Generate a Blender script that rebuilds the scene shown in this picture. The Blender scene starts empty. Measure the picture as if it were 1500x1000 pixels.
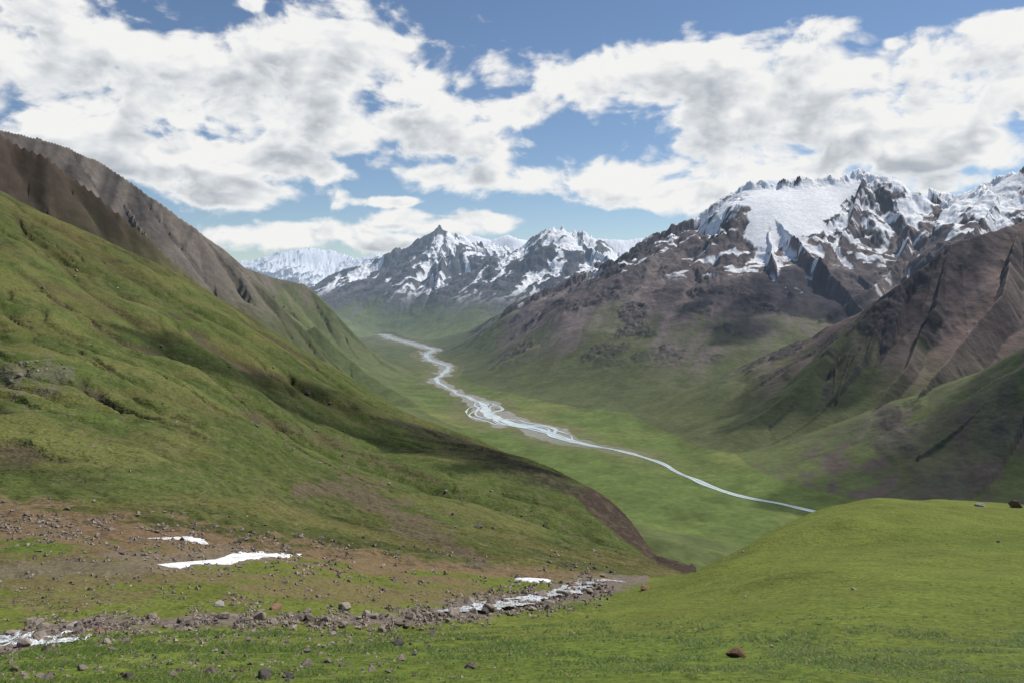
import bpy, bmesh, math, random, time
import numpy as np
from mathutils import Vector
T0=time.time()
rng=np.random.default_rng(7); random.seed(7)
FP=28/36*1500.0; HY=420.0; FL=-500.0
scene=bpy.context.scene; col=scene.collection
f32=np.float32

# ------------------------------------------------------------------ noise
TAB=rng.random((512,512)).astype(f32)
def vn(x,y,der=False):
    xi=np.floor(x); yi=np.floor(y); fx=(x-xi).astype(f32); fy=(y-yi).astype(f32)
    xi=xi.astype(np.int32)&511; yi=yi.astype(np.int32)&511
    x1=(xi+1)&511; y1=(yi+1)&511
    a=TAB[xi,yi]; b=TAB[x1,yi]; c=TAB[xi,y1]; d=TAB[x1,y1]
    u=fx*fx*fx*(fx*(fx*6-15)+10); v=fy*fy*fy*(fy*(fy*6-15)+10)
    k=a-b-c+d
    n=a+(b-a)*u+(c-a)*v+k*u*v
    if not der: return n
    du=30*fx*fx*(fx*(fx-2)+1); dv=30*fy*fy*(fy*(fy-2)+1)
    return n,du*((b-a)+k*v),dv*((c-a)+k*u)
def fbm(x,y,o=4,g=0.5):
    s=0;a=1;t=0
    for i in range(o):
        s=s+a*vn(x,y); t+=a; a*=g
        x,y=(0.8*x-0.6*y)*2.03+17.3,(0.6*x+0.8*y)*2.03+5.1
    return s/t
def efbm(x,y,o=8):
    s=0;b=1.0;dx=0;dy=0;t=0
    for i in range(o):
        n,a,c=vn(x,y,True); dx=dx+a; dy=dy+c
        s=s+b*n/(1+0.6*(dx*dx+dy*dy)); b*=0.52
        x,y=(0.8*x-0.6*y)*2.0+31.7,(0.6*x+0.8*y)*2.0+11.9
    return s
def ss(a,b,x):
    t=np.clip((x-a)/(b-a),0,1); return t*t*(3-2*t)
def blur(A_,ry,rx):
    for ax,r in ((0,ry),(1,rx)):
        p=[(0,0),(0,0)]; p[ax]=(r+1,r); B_=np.cumsum(np.pad(A_.astype(np.float64),p,mode='edge'),axis=ax); n_=A_.shape[ax]
        A_=(B_[2*r+1:2*r+1+n_]-B_[:n_])/(2*r+1) if ax==0 else (B_[:,2*r+1:2*r+1+n_]-B_[:,:n_])/(2*r+1)
    return A_.astype(f32)

# ------------------------------------------------------------------ grid
px0,px1,NC=-260.0,1760.0,1400
cols=np.linspace(px0,px1,NC)
def lg(a,b,n): return np.exp(np.linspace(math.log(a),math.log(b),n,endpoint=False))
rows=np.concatenate([lg(2.5,60,300),lg(60,400,340),lg(400,1900,280),lg(1900,6600,600),lg(6600,12500,400),lg(12500,27000,110)])
NR=len(rows)
PX=np.broadcast_to(cols[None,:],(NR,NC)).astype(f32)
Yg=np.broadcast_to(rows[:,None],(NR,NC)).astype(f32)
Xg=((PX-750)/FP*Yg).astype(f32)
def P(px,py,Y): return ((px-750)/FP*Y,Y,(HY-py)/FP*Y)

# ------------------------------------------------------------------ near surface (foreground, mound, left hillside)
colsN={
 -260:[(1000,12),(950,22),(880,45),(800,68),(700,110),(500,230),(300,420),(140,650),(400,1200),(900,2600)],
 0:[(1000,12),(946,22),(900,33),(850,47),(800,64),(750,86),(680,122),(550,205),(400,360),(276,620),(330,850),(800,2300)],
 160:[(1000,12),(946,21),(900,33),(850,47),(805,62),(760,85),(680,130),(560,220),(440,400),(358,680),(430,900),(850,2200)],
 330:[(1000,12),(950,20),(906,32),(862,45),(820,60),(785,78),(720,120),(620,210),(530,360),(446,700),(540,950),(950,2000)],
 480:[(1000,12),(950,20),(908,36),(870,50),(830,72),(780,110),(710,190),(630,330),(543,650),(620,850),(1050,1800)],
 640:[(1000,12),(955,19),(918,34),(885,55),(825,95),(775,150),(705,270),(632,560),(740,800),(1150,1600)],
 760:[(1000,12),(950,20),(912,37),(885,60),(855,90),(800,150),(740,245),(673,470),(780,700),(1200,1400)],
 850:[(1000,12),(955,19),(915,34),(882,62),(858,95),(820,150),(770,240),(713,390),(850,600),(1250,1300)],
 930:[(1000,12),(950,20),(915,32),(882,56),(858,100),(838,145),(800,230),(768,320),(900,500),(1300,1200)],
 1010:[(1000,12),(950,20),(905,34),(868,55),(846,85),(842,120),(834,185),(829,235),(950,340),(1350,1100)],
 1100:[(1000,12),(940,21),(880,42),(835,66),(799,98),(870,150),(1000,260),(1400,1000)],
 1200:[(1000,12),(930,23),(850,50),(790,82),(750,118),(830,180),(1000,300),(1400,1000)],
 1270:[(733,124)],
 1340:[(1000,12),(930,23),(850,48),(780,80),(729,125),(820,190),(1000,320),(1400,1000)],
 1500:[(1000,12),(930,23),(850,48),(790,76),(739,130),(800,190),(1000,320),(1400,1000)],
 1760:[(1000,12),(930,23),(850,48),(790,76),(737,130),(800,190),(1000,320),(1400,1000)]}
cp=[]
for k,v in colsN.items():
    if len(v)>1: cp.append((k,1640,2.5)); cp.append((k,1205,6))
    for py,Y in v: cp.append((k,py,Y))
cp=np.array(cp,float)
qa=np.stack([cp[:,0]/330.0,np.log(cp[:,2])*1.3],1); qv=(HY-cp[:,1])/FP
n=len(qa)
def ker(r2): return 0.5*r2*np.log(r2+1e-9)
r2=((qa[:,None]-qa[None])**2).sum(-1)
A=np.zeros((n+3,n+3)); A[:n,:n]=ker(r2)+np.eye(n)*2e-4; A[:n,n]=1; A[:n,n+1:]=qa; A[n,:n]=1; A[n+1:,:n]=qa.T
w=np.linalg.solve(A,np.concatenate([qv,[0,0,0]]))
rn=int(np.searchsorted(rows,2600))
a_=(cols/330.0).astype(f32); b_=(np.log(rows[:rn])*1.3).astype(f32)
gN=np.full((rn,NC),w[n],f32)+(w[n+1]*a_)[None,:].astype(f32)+(w[n+2]*b_)[:,None].astype(f32)
for i in range(n):
    r=((a_-qa[i,0])**2)[None,:]+((b_-qa[i,1])**2)[:,None]
    gN+=(f32(w[i]*0.5))*r*np.log(r+1e-9)
gN=gN.astype(f32)
Yn=Yg[:rn]; Xn=Xg[:rn]
zN=gN*Yn
pyN=HY-gN*FP
print('tps',time.time()-T0)
hillm=ss(0,1,(np.interp(cols,[-260,0,300,600,800,900,1010,1040],[800,790,815,835,850,852,842,700])[None,:]-pyN)/40.0)*(PX[:rn]<1040)
moundm=ss(900,1050,PX[:rn])*ss(900,860,pyN)
for i,lam in enumerate([300,150,75,38,19,9.5,4.7,2.3,1.1,0.5]):
    wgt=ss(lam*0.8,lam*3.0,Yn)*(1-ss(lam*250,lam*500,Yn))
    amp=lam*(0.035 if lam>30 else 0.050)
    r0=int(np.searchsorted(rows,lam*0.8))
    if r0<rn: zN[r0:]+=((vn(Xn[r0:]/lam+i*13.7,Yn[r0:]/lam+i*7.1)-0.5)*amp*wgt[r0:]*(1-0.2*moundm[r0:]))
zN+=moundm*(fbm(Xn/16+5,Yn/16+1,3)-0.5)*1.8
th=math.radians(36)
ca=(Xn*math.cos(th)-Yn*math.sin(th)); cb=(Xn*math.sin(th)+Yn*math.cos(th))
wob=(fbm(Xn/110,Yn/110,3)-0.5)*90; wo2=(fbm(Xn/30+4,Yn/30,3)-0.5)*20
f1=np.abs(vn((cb+wob)/70+3.6,ca/260)*2-1); f2=np.abs(vn((cb+wob*0.8+wo2)/26+9,ca/130+4)*2-1); f3=np.abs(vn((cb+wob*0.5+wo2)/9+2,ca/50+8)*2-1)
fm_=ss(0.30,0.60,fbm(Xn/120+7,Yn/120,3))
ff=hillm*ss(70,220,Yn)*np.clip(Yn/320,0.15,1.0)
fold=(1-f1)**2.5*5.5+(1-f2)**2.5*5.4*(0.3+0.7*fm_)
zN-= ff*fold; zN-=hillm*ss(50,130,Yn)*(1-f3)**3*1.6*np.clip(Yn/150,.3,1.5)*(0.2+0.8*fm_)
scn=np.abs(vn((cb+wo2*1.0)/30+20,ca/95+3)*2-1); scar=ss(0.88,0.96,1-scn)*ss(0.48,0.58,fbm(Xn/50+3,Yn/50+9,4))*hillm*ss(60,140,Yn)
zN-=scar*np.clip(Yn/200,0.3,1.0)*1.6
tz=zN+fbm(Xn/14,Yn/14,3)*5
ter=hillm*ss(40,90,Yn)*(1-ss(250,500,Yn))
zN+=ter*(np.abs((tz/1.9)%1*2-1)-0.5)*0.6
def sbc(px): return np.interp(px,[-260,0,120,300,450,560,680,800,900,960],[945,944,918,910,908,914,894,875,853,846])
sb=np.exp(-((pyN-sbc(cols)[None,:])/14.0)**2)*(1-ss(900,980,PX[:rn]))
zN+=sb*(fbm(Xn/1.6,Yn/1.6,4)-0.6)*0.8
lowl=ss(760,800,pyN)*ss(930,860,PX[:rn])*ss(30,45,Yn)*(1-ss(110,140,Yn))
zN+=lowl*(fbm(Xn/3.5+8,Yn/3.5,4)-0.5)*0.9
print('near',time.time()-T0)

# ------------------------------------------------------------------ far surfaces
rf=int(np.searchsorted(rows,600)); 
Xf=Xg[rf:]; Yf=Yg[rf:]
wx=(fbm(Xf/700,Yf/700,3)-0.5); wy=(fbm(Xf/700+40,Yf/700+9,3)-0.5)
wf=np.clip(Yf/5000,0.12,1.2)
Xw=Xf+wx*110*wf; Yw=Yf+wy*220*wf
H=np.full(Xf.shape,FL,f32)+(fbm(Xf/420,Yf/420,4)-0.5)*16
ID=np.zeros(Xf.shape,np.int8); SA=np.zeros(Xf.shape,f32); DA=np.zeros(Xf.shape,f32); FA=np.zeros(Xf.shape,f32)+0.3; QA=np.ones(Xf.shape,f32)
def ridge(pts,W,rid,fl=260.0,fa=0.10,taper=0.8):
    pts=[np.array(p,float) for p in pts]
    ys=[p[1] for p in pts]; zmax=max(p[2] for p in pts)-FL
    a=max(0,int(np.searchsorted(rows,min(ys)-W*1.2))-rf); b=int(np.searchsorted(rows,max(ys)+W*1.2))-rf
    if b<=a: return
    X_=Xw[a:b]; Y_=Yw[a:b]
    best=np.full(X_.shape,-1e9,f32); S=np.zeros(X_.shape,f32); D=np.zeros(X_.shape,f32); Q=np.ones(X_.shape,f32)
    cum=0
    for p,q in zip(pts[:-1],pts[1:]):
        dx,dy=q[0]-p[0],q[1]-p[1]; L2=dx*dx+dy*dy; L=math.sqrt(L2)
        t=np.clip(((X_-p[0])*dx+(Y_-p[1])*dy)/L2,0,1)
        d=np.hypot(X_-(p[0]+t*dx),Y_-(p[1]+t*dy))
        w0=W*max(0.12,((p[2]-FL)/zmax))**taper; w1=W*max(0.12,((q[2]-FL)/zmax))**taper
        qd=d/(w0+(w1-w0)*t)
        qq=np.clip(1-qd,0,1)
        h=(p[2]-FL+t*(q[2]-p[2]))*qq*np.sqrt(qq)
        m=h>best
        best=np.where(m,h,best)
        S=np.where(m,(cum+t*L),S); D=np.where(m,d,D); Q=np.where(m,qd,Q)
        cum+=L
    S=S+0.45*X_-0.2*Y_
    u=S/fl+ (wx[a:b]+wy[a:b])*1.2
    n1=np.abs(vn(u,D/(fl*6)+rid*7)*2-1); n2=np.abs(vn(u*2.7+D/(fl*9),D/(fl*2.6)+rid*3)*2-1)
    v=(0.65*(1-n1)+0.35*(1-n2))
    prof=np.clip(Q*4,0,1)*np.clip(1.1-Q,0,1)
    h=FL+best*(1-fa*3.0*(v-0.35)*prof)
    h=np.where(best>1,h,-1e4)
    Hs=H[a:b]; m=h>Hs+0.5
    Hs[m]=h[m]; ID[a:b][m]=rid; SA[a:b][m]=S[m]; DA[a:b][m]=D[m]; FA[a:b][m]=v[m]; QA[a:b][m]=Q[m]
def spurs(pts,W,rid,step,lenf,wf_,fl,fa,dirs,seed=1):
    r=random.Random(seed)
    pts=[np.array(p,float) for p in pts]; zmax=max(p[2] for p in pts)-FL
    for p,q in zip(pts[:-1],pts[1:]):
        L=np.hypot(*(q-p)[:2]); k=int(L/step+r.random())
        for j in range(k):
            t=(j+r.random())/k; s=p+(q-p)*t
            Hh=s[2]-FL
            if Hh<120: continue
            Wl=W*(Hh/zmax)**0.8
            ang=r.choice(dirs)+r.uniform(-18,18); ang=math.radians(ang)
            ln=Wl*lenf*r.uniform(0.6,1.1); N=5; path=[s-np.array([0,0,0.02*Hh])]
            for i in range(1,N+1):
                tt=i/N; ang+=r.uniform(-0.2,0.2)
                nx=path[-1][0]+math.sin(ang)*ln/N; ny=path[-1][1]+math.cos(ang)*ln/N
                dd=min(ln*tt/Wl,0.97)
                zz=FL+Hh*((1-dd)**1.5*0.55+0.45*(1-dd))*(0.97)-r.uniform(0,0.02)*Hh
                path.append(np.array([nx,ny,zz]))
            ridge(path,Wl*wf_,rid,fl,fa,0.5)
def PP(l): return [P(*p) for p in l]
rA=PP([(-260,60,1100),(0,190,1250),(80,232,1300),(150,280,1350),(230,345,1400),(300,408,1450),(345,452,1500),(390,505,1500),(520,620,1500),(620,700,1500)])
rB=PP([(-260,80,2300),(0,186,2400),(100,214,2500),(200,272,2600),(290,335,2700),(350,392,2750),(400,437,2800),(450,482,2850),(520,548,2900),(600,610,2900)])
rC=PP([(60,200,3700),(150,250,3800),(215,288,3900),(300,345,4000),(360,393,4200),(400,407,4400),(440,416,4500),(480,438,4500),(540,480,4500),(580,510,4400),(612,545,4300)])
rD=PP([(250,384,20000),(330,382,20000),(365,380,20000),(395,376,20000),(420,374,20500),(455,363,20000),(485,368,20000),(505,371,20000),(530,380,19500),(550,370,19500),(575,382,19500),(640,390,20000)])
rE=PP([(480,462,10300),(515,424,10500),(565,384,10600),(610,351,10800),(645,331,11000),(668,343,11000),(692,352,11200),(745,360,11500),(790,368,11500)])
rP=PP([(695,420,9900),(740,377,10100),(785,346,10000),(818,330,10000),(858,340,10000),(885,354,10000),(910,378,9800),(945,410,9600)])
rF=PP([(640,375,15500),(675,350,15500),(690,342,15500),(720,350,15500),(745,345,15500),(800,362,15500),(880,348,15000),(915,352,15000),(950,348,15000),(1050,345,15000)])
rG=PP([(870,425,7500),(925,388,6900),(960,364,6600),(1000,333,6300),(1040,304,6100),(1065,284,6000),(1080,272,6000),(1103,261,5900),(1130,270,5900),(1165,264,5900),(1200,262,6000),(1240,255,6000),(1268,244,6000),(1290,260,5900),(1310,274,5850),(1335,289,5800),(1360,281,5800),(1400,287,5700),(1440,273,5500),(1480,256,5400),(1500,244,5300),(1600,220,5200),(1760,200,5200)])
rH=PP([(1760,225,3300),(1600,280,3200),(1500,325,3000),(1440,345,2950),(1400,358,2950),(1375,385,2900),(1330,420,2850),(1290,450,2800),(1240,490,2750),(1180,535,2650),(1100,585,2550),(1030,632,2450)])
rI=PP([(1760,380,2000),(1600,450,1980),(1500,505,1960),(1440,550,1950),(1370,600,1930),(1300,655,1900),(1240,700,1870)])
ridge(rD,7000,5,900,0.14); spurs(rD,7000,5,1100,0.5,0.25,700,0.14,[180,210,150,230],seed=3)
ridge(rF,4500,6,700,0.10)
ridge(rE,3800,7,330,0.12); spurs(rE,3800,7,480,0.8,0.24,220,0.10,[180,160,215,235],seed=5)
ridge(rP,3500,8,300,0.12); spurs(rP,3500,8,400,0.8,0.22,190,0.10,[180,160,215,195],seed=8)
for l,W in [([(645,331,11000),(605,395,10100),(570,437,9400),(540,465,9000)],1400),([(668,343,11000),(700,395,10200),(705,440,9200),(690,472,8600)],1200),
            ([(818,330,10000),(800,380,9300),(775,430,8600),(740,472,8000)],1200),([(885,354,10000),(855,405,9000),(825,450,8200)],1000),([(740,377,10100),(715,415,9300),(680,457,8500)],900)]:
    ridge(PP(l),W,7 if l[0][2]>10500 else 8,190,0.10)
ridge(rG,3600,9,420,0.12); spurs(rG,3600,9,400,0.65,0.16,220,0.10,[205,225,190,240],seed=11)
for l,W in [([(1268,248,6000),(1245,320,5400),(1205,385,4900),(1150,445,4400),(1060,520,3900),(960,592,3400)],1200),
            ([(1103,265,5900),(1065,330,5500),(1010,398,5200),(940,455,4900),(860,508,4700),(780,545,4500)],1100),
            ([(1335,293,5800),(1330,355,5000),(1300,400,4600),(1240,440,4200),(1150,510,3800)],900),
            ([(1480,260,5400),(1450,320,4700),(1400,370,4200),(1330,420,3800)],900),
            ([(1165,310,5600),(1120,385,5000),(1040,455,4500),(950,520,4100),(880,560,3900)],800),
            ([(1040,307,6100),(980,375,5800),(890,445,5700),(800,493,5700),(720,520,5800)],1200)]:
    ridge(PP(l),W,9,220,0.11)
ridge(rC,1600,4,260,0.08); spurs(rC,1600,4,420,0.6,0.2,200,0.08,[120,150,100],seed=14)
ridge(rB,1200,3,200,0.07); spurs(rB,1200,3,260,0.6,0.2,110,0.06,[120,150,90],seed=4)
for l,W in [([(470,468,3700),(520,500,3650),(570,540,3500),(612,572,3300)],500),([(480,512,2900),(540,556,2850),(600,595,2750),(660,622,2650)],420)]:
    ridge(PP(l),W,13,120,0.06)
ridge(rA,850,2,120,0.06); spurs(rA,850,2,150,0.5,0.2,70,0.06,[130,160,100],seed=6)
ridge(rH,1900,10,240,0.09); spurs(rH,1900,10,280,0.5,0.16,130,0.08,[240,255,225],seed=9)
for l,W in [([(1400,360,2950),(1385,450,2700),(1335,535,2450),(1255,615,2250),(1180,685,2120)],600),([(1500,328,3000),(1480,430,2600),(1400,520,2350),(1320,600,2150)],550),([(1330,422,2850),(1270,520,2600),(1180,600,2450),(1090,650,2350)],550)]:
    ridge(PP(l),W,10,150,0.09)
ridge(rI,1300,11,170,0.09); spurs(rI,1300,11,210,0.5,0.18,90,0.08,[240,220,260],seed=2)
ridge(PP([(690,562,4000),(760,548,4000),(850,560,3900)]),700,12,150,0.05,0)
ridge(PP([(560,575,3000),(640,602,2800),(705,636,2600)]),450,13,120,0.05)
ridge(PP([(700,690,1500),(800,725,1500),(900,765,1450),(980,776,1400),(1060,793,1350)]),420,13,100,0.05,0.3)
print('ridges',time.time()-T0)
def inpoly(px,py,poly):
    ins=np.zeros(px.shape,bool); j=len(poly)-1
    for i in range(len(poly)):
        xi,yi=poly[i]; xj,yj=poly[j]
        c=((yi>py)!=(yj>py))&(px<(xj-xi)*(py-yi)/(yj-yi+1e-9)+xi)
        ins^=c; j=i
    return ins
pyf=HY-H/Yf*FP; pxf=PX[rf:]
snowpoly=[(1088,276),(1103,264),(1165,264),(1262,246),(1252,285),(1225,315),(1195,340),(1160,350),(1128,366),(1102,358),(1104,325),(1094,300)]
sfn=(fbm(Xf/90,Yf/90,4)-0.5)
sf=inpoly(pxf+(sfn*46),pyf+sfn*26-3,snowpoly)&(ID==9)
c0=int(np.searchsorted(cols,1040)); c1=int(np.searchsorted(cols,1320)); r0_=int(np.searchsorted(rows,4300))-rf; r1_=int(np.searchsorted(rows,6300))-rf
def firn(k_):
    sub=H[r0_:r1_,c0:c1]; sm=blur(blur(sub,14,11),14,11) if k_ else blur(blur(sub,5,4),5,4); ms=blur(sf[r0_:r1_,c0:c1].astype(f32),4,4)
    H[r0_:r1_,c0:c1]=sub+(sm-sub)*ms*ss(0.0,0.05,QA[r0_:r1_,c0:c1])
firn(True)
hh=np.clip((H-FL),0,None)
lamr=np.array([0,0,150,260,500,1300,900,700,650,600,300,200,200,200],f32)
ampr=np.array([0,0,0.05,0.07,0.07,0.16,0.10,0.11,0.11,0.09,0.06,0.05,0.3,0.2],f32)
crr=np.array([0,0,.3,.3,.2,.7,.5,.25,.25,.3,.3,.3,.2,.2],f32)
EN=np.zeros(H.shape,f32)
for k in range(2,14):
    m=ID==k
    if not m.any(): continue
    lam=float(lamr[k]); x=Xf[m]; y=Yf[m]
    e_=efbm(x/lam+k*3.3,y/lam+k*1.7,8); EN[m]=e_-float(e_[::50].mean())+0.5
cf_=crr[ID]; crest=cf_+(1-cf_)*ss(0.0,0.22,QA)
am=ampr[ID]*np.clip(hh,0,1000)*np.where(sf,0.05,1)*crest*ss(0,0.5,hh/900+0.05)
H=H+(EN-0.5)*am*np.clip(hh/60,0,1)*(ID>1)
wv2=(fbm(Xf/160,Yf/160,3)-0.5)
ribs=np.abs(vn(SA/110+wv2*1.6,DA/750+ID)*2-1)*0.50+np.abs(vn(SA/44+wv2*2.5,DA/300+5)*2-1)*0.3+np.abs(vn(SA/18+wv2*3,DA/120+9)*2-1)*0.20
rug=ss(60,800,hh)*np.array([0,0,.4,.45,.4,1,.5,.9,.9,.9,.55,.45,0,0.1],f32)[ID]
H=H+(ribs-0.42)*rug*(0.12+0.88*ss(0,0.14,QA))*88*np.where(sf,0.02,1)*np.clip(Yf/6000,0.2,1.6)
cr1=np.abs(fbm(Xf/55,Yf/55,4,0.6)*2-1)*2.0
H=H+(0.4-cr1)*rug*14*np.where(sf,0.02,1)*np.clip(Yf/6000,0.2,1.6)
# serrated crest line
sr=np.abs(fbm(Xf/95+3,Yf/240,4,0.6)*2-1)*2.2
H=H+(0.35-sr)*(1-ss(0.0,0.05,QA))*ss(300,700,hh)*np.array([0,0,.25,.35,.2,1.2,.3,1,1,1,.4,.2,0,0],f32)[ID]*34*np.clip(Yf/6000,0.3,2.0)
oc=ss(0.53,0.64,fbm(Xf/220+31,Yf/220+3,4)*0.65+ribs*0.40)*((ID==10)|(ID==9)|(ID==11))*ss(80,220,hh)*(~sf)
H=H+oc*(1-cr1)*13*np.clip(Yf/3500,0.5,1.4)
firn(False)
# river
RV=[(1420,800,16),(1290,772,16),(1200,750,15),(1150,739,16),(1080,726,16),(1030,709,17),(985,686,16),(940,668,20),(900,658,19),(860,651,23),(825,641,28),(795,630,34),(760,622,38),(728,613,38),(712,603,36),(712,595,30),(694,585,22),(672,577,18),(655,567,17),(640,556,20),(650,546,23),(656,537,25),(632,528,26),(624,520,26),(634,512,30),(606,504,32),(578,497,34),(560,490,34)]
def fy(py): return -FL*FP/(py-HY)
rw=np.array([((p[0]-750)/FP*fy(p[1]),fy(p[1]),p[2]) for p in RV])
def catmull(P_,k=14):
    out=[]
    for i in range(len(P_)-1):
        p0=P_[max(i-1,0)];p1=P_[i];p2=P_[i+1];p3=P_[min(i+2,len(P_)-1)]
        for j in range(k):
            t=j/k
            out.append(0.5*((2*p1)+(-p0+p2)*t+(2*p0-5*p1+4*p2-p3)*t*t+(-p0+3*p1-3*p2+p3)*t**3))
    out.append(P_[-1]); return np.array(out)
rc=catmull(rw,20)
_s=np.concatenate([[0],np.cumsum(np.hypot(*np.diff(rc[:,:2],axis=0).T))])
rc[:,0]+=(vn(_s/110,np.full(len(_s),6.1))-0.5)*16
rd=np.full(H.shape,1e5,f32); rdn=rd.copy()
rc2=rc[::4]
for p,q in zip(rc2[:-1],rc2[1:]):
    a0=max(0,int(np.searchsorted(rows,min(p[1],q[1])-900))-rf); b0=int(np.searchsorted(rows,max(p[1],q[1])+900))-rf
    X_=Xf[a0:b0];Y_=Yf[a0:b0]
    dx,dy=q[0]-p[0],q[1]-p[1]; L2=dx*dx+dy*dy
    t=np.clip(((X_-p[0])*dx+(Y_-p[1])*dy)/L2,0,1)
    d=np.hypot(X_-(p[0]+t*dx),Y_-(p[1]+t*dy))
    rd[a0:b0]=np.minimum(rd[a0:b0],d); rdn[a0:b0]=np.minimum(rdn[a0:b0],d/(p[2]+t*(q[2]-p[2])))
k=ss(30,800,rd)**0.8
k=np.where(rdn<2.6,0,np.minimum(k,ss(2.6,9,rdn)))
H=FL+(H-FL)*k
ID[((H-FL)<10)|(rdn<3)]=0
print('erosion',time.time()-T0)

# ------------------------------------------------------------------ merge
Z=np.full((NR,NC),-1e4,f32); RID=np.ones((NR,NC),np.int8)
Z[:rn]=zN; Zf=Z[rf:]
m=H>Zf; Zf[m]=H[m]; RID[rf:][m]=ID[m]
def up(arr,fill=0):
    o=np.full((NR,NC),fill,f32); o[rf:]=arr; return o
def upn(arr,fill=0):
    o=np.full((NR,NC),fill,f32); o[:rn]=arr; return o
SA=up(SA);DA=up(DA);FA=up(FA);EN=up(EN);RB_=up(ribs,0.4);WV=up(wv2);RD=up(rd,1e5);RDN=up(rdn,1e5);SF=up(sf.astype(f32)); OC=up(oc); FOLD=upn(fold*hillm); F3=upn((1-f3)**3*hillm); SCAR=upn(scar)
PY=HY-Z/Yg*FP
gx0=np.gradient(Xg,axis=1); gz0=np.gradient(Z,axis=1)
gx1=np.gradient(Xg,axis=0); gy1=np.gradient(Yg,axis=0); gz1=np.gradient(Z,axis=0)
nx=-gz0*gy1; ny=-(gx0*gz1-gz0*gx1); nzz=gx0*gy1
NZ=nzz/np.sqrt(nx*nx+ny*ny+nzz*nzz+1e-12)
print('slope',time.time()-T0)

# ------------------------------------------------------------------ colours
C=np.zeros((NR,NC,3),f32)
def mixc(mask,c):
    global C
    C+= (np.array(c,f32)-C)*mask[...,None]
def V(*c): return np.array(c,f32)
lo=fbm(Xg/60,Yg/60,4); mid=fbm(Xg/9+5,Yg/9,5); big=fbm(Xg/500+3,Yg/500+8,4)
n3=fbm(Xg/2.5,Yg/2.5,4)
near=(RID==1)
g=V(0.086,0.122,0.020)*(0.62+0.35*mid[...,None]+0.42*n3[...,None])+V(0.032,0.018,0.008)*ss(0.42,0.68,lo)[...,None]
C[:]=g
hill=near&(PX<1040)&(PY<np.interp(cols,[-260,0,300,600,800,900,1010,1040],[790,780,800,828,848,850,840,700])[None,:])
lmid=fbm(Xg/25,Yg/25,5); olv=ss(0.40,0.62,fbm(Xg/130+4,Yg/130+2,4))
hg=V(0.078,0.104,0.026)*(0.5+0.22*mid[...,None]+0.35*lo[...,None]+0.38*n3[...,None])+V(0.036,0.018,0.010)*ss(0.48,0.62,lmid)[...,None]
hg=hg*(1-0.20*olv)[...,None]+V(0.014,0.002,0.004)*olv[...,None]
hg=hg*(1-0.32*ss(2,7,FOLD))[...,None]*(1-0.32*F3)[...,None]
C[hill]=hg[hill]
def band(xs,cs,ts,nn=0.8,sharp=0.35):
    c=np.interp(cols,xs,cs)[None,:]; t=np.interp(cols,xs,ts)[None,:]
    v=1-np.abs(PY-c)/t+(mid*0.5+n3*0.5-0.5)*nn*2.4
    return ss(0.0,sharp,v)*((cols>=xs[0])&(cols<=xs[-1]))[None,:]*near
mixc(SCAR*0.85,(0.070,0.054,0.036))
mixc(band([-260,0,150,300,450,600,750,900],[770,762,775,795,815,828,838,848],[45,40,34,30,22,16,10,8],1.6)*0.85,(0.165,0.110,0.066))
mixc(band([-260,0,150,300,450,600,750,900],[860,845,842,850,862,870,870,860],[46,42,40,36,30,24,16,10],1.9)*0.7,(0.14,0.10,0.056))
mixc(band([-260,0,120,300,450,560,680,800,900,950],[945,942,915,905,905,912,894,873,853,846],[15,15,15,14,13,13,15,18,15,6],1.3),(0.15,0.122,0.10))
mixc(band([-260,0,200,330,430],[845,838,830,820,812],[8,9,14,20,14],1.8)*0.55,(0.155,0.128,0.10))
mixc(band([425,500,560,620,690,720],[722,712,740,775,815,830],[8,24,32,24,14,4],1.5)*0.8,(0.10,0.075,0.052))
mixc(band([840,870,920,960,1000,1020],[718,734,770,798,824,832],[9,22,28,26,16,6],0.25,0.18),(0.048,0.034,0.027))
mixc(band([600,660,760,840],[622,640,680,716],[3,6,9,11],0.9,0.2)*0.85,(0.045,0.036,0.026))
mixc(band([0,20,80,110],[548,548,550,550],[14,26,22,6],2.4)*0.5,(0.14,0.12,0.10))
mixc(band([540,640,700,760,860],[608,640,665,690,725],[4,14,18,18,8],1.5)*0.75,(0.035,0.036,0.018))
mixc(band([350,400,500,600,650],[600,620,655,690,705],[3,9,10,9,3],1.6)*0.6,(0.08,0.065,0.035))
mixc(band([20,90,160,230],[400,425,455,480],[4,9,9,4],1.9)*0.6,(0.07,0.055,0.03))
mixc(band([-260,0,60,120],[680,685,690,700],[10,12,10,4],1.8)*0.6,(0.05,0.055,0.018))
mixc(hill*ss(0.55,0.66,n3)*0.35,(0.13,0.11,0.06))
fl_=(RID==0)
c=V(0.096,0.130,0.036)*(0.65+0.7*lo[...,None])+V(0.05,0.03,0.015)*ss(0.45,0.65,big)[...,None]
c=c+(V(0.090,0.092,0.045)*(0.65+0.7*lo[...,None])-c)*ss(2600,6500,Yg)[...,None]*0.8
C[fl_]=c[fl_]
gn=fbm(Xg/60,Yg/150,4)
mixc(ss(5.5,3.0,RDN+(gn-0.5)*6)*(RID!=1)*ss(2000,2600,Yg)*0.45,(0.14,0.12,0.075))
grav=ss(2.2,1.9,RDN+(gn-0.5)*3.6)*(RID!=1)*ss(2250,2800,Yg)
mixc(grav*0.9,(0.25,0.245,0.225))
rock=lambda a,b_,t: V(*a)+(V(*b_)-V(*a))*t[...,None]
strk=vn(SA/45+WV*2,DA/900+2)*0.5+vn(SA/17+9+WV*3,DA/500)*0.3+lo*0.2
strk=ss(0.2,0.8,strk)
fan=ss(0.45,0.75,vn(SA/150+WV*1.2+4,DA/2600+3)*0.7+strk*0.3)
alt=Z+ (big-0.5)*260
def region(k,colr):
    m=(RID==k); C[m]=colr[m]
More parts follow.
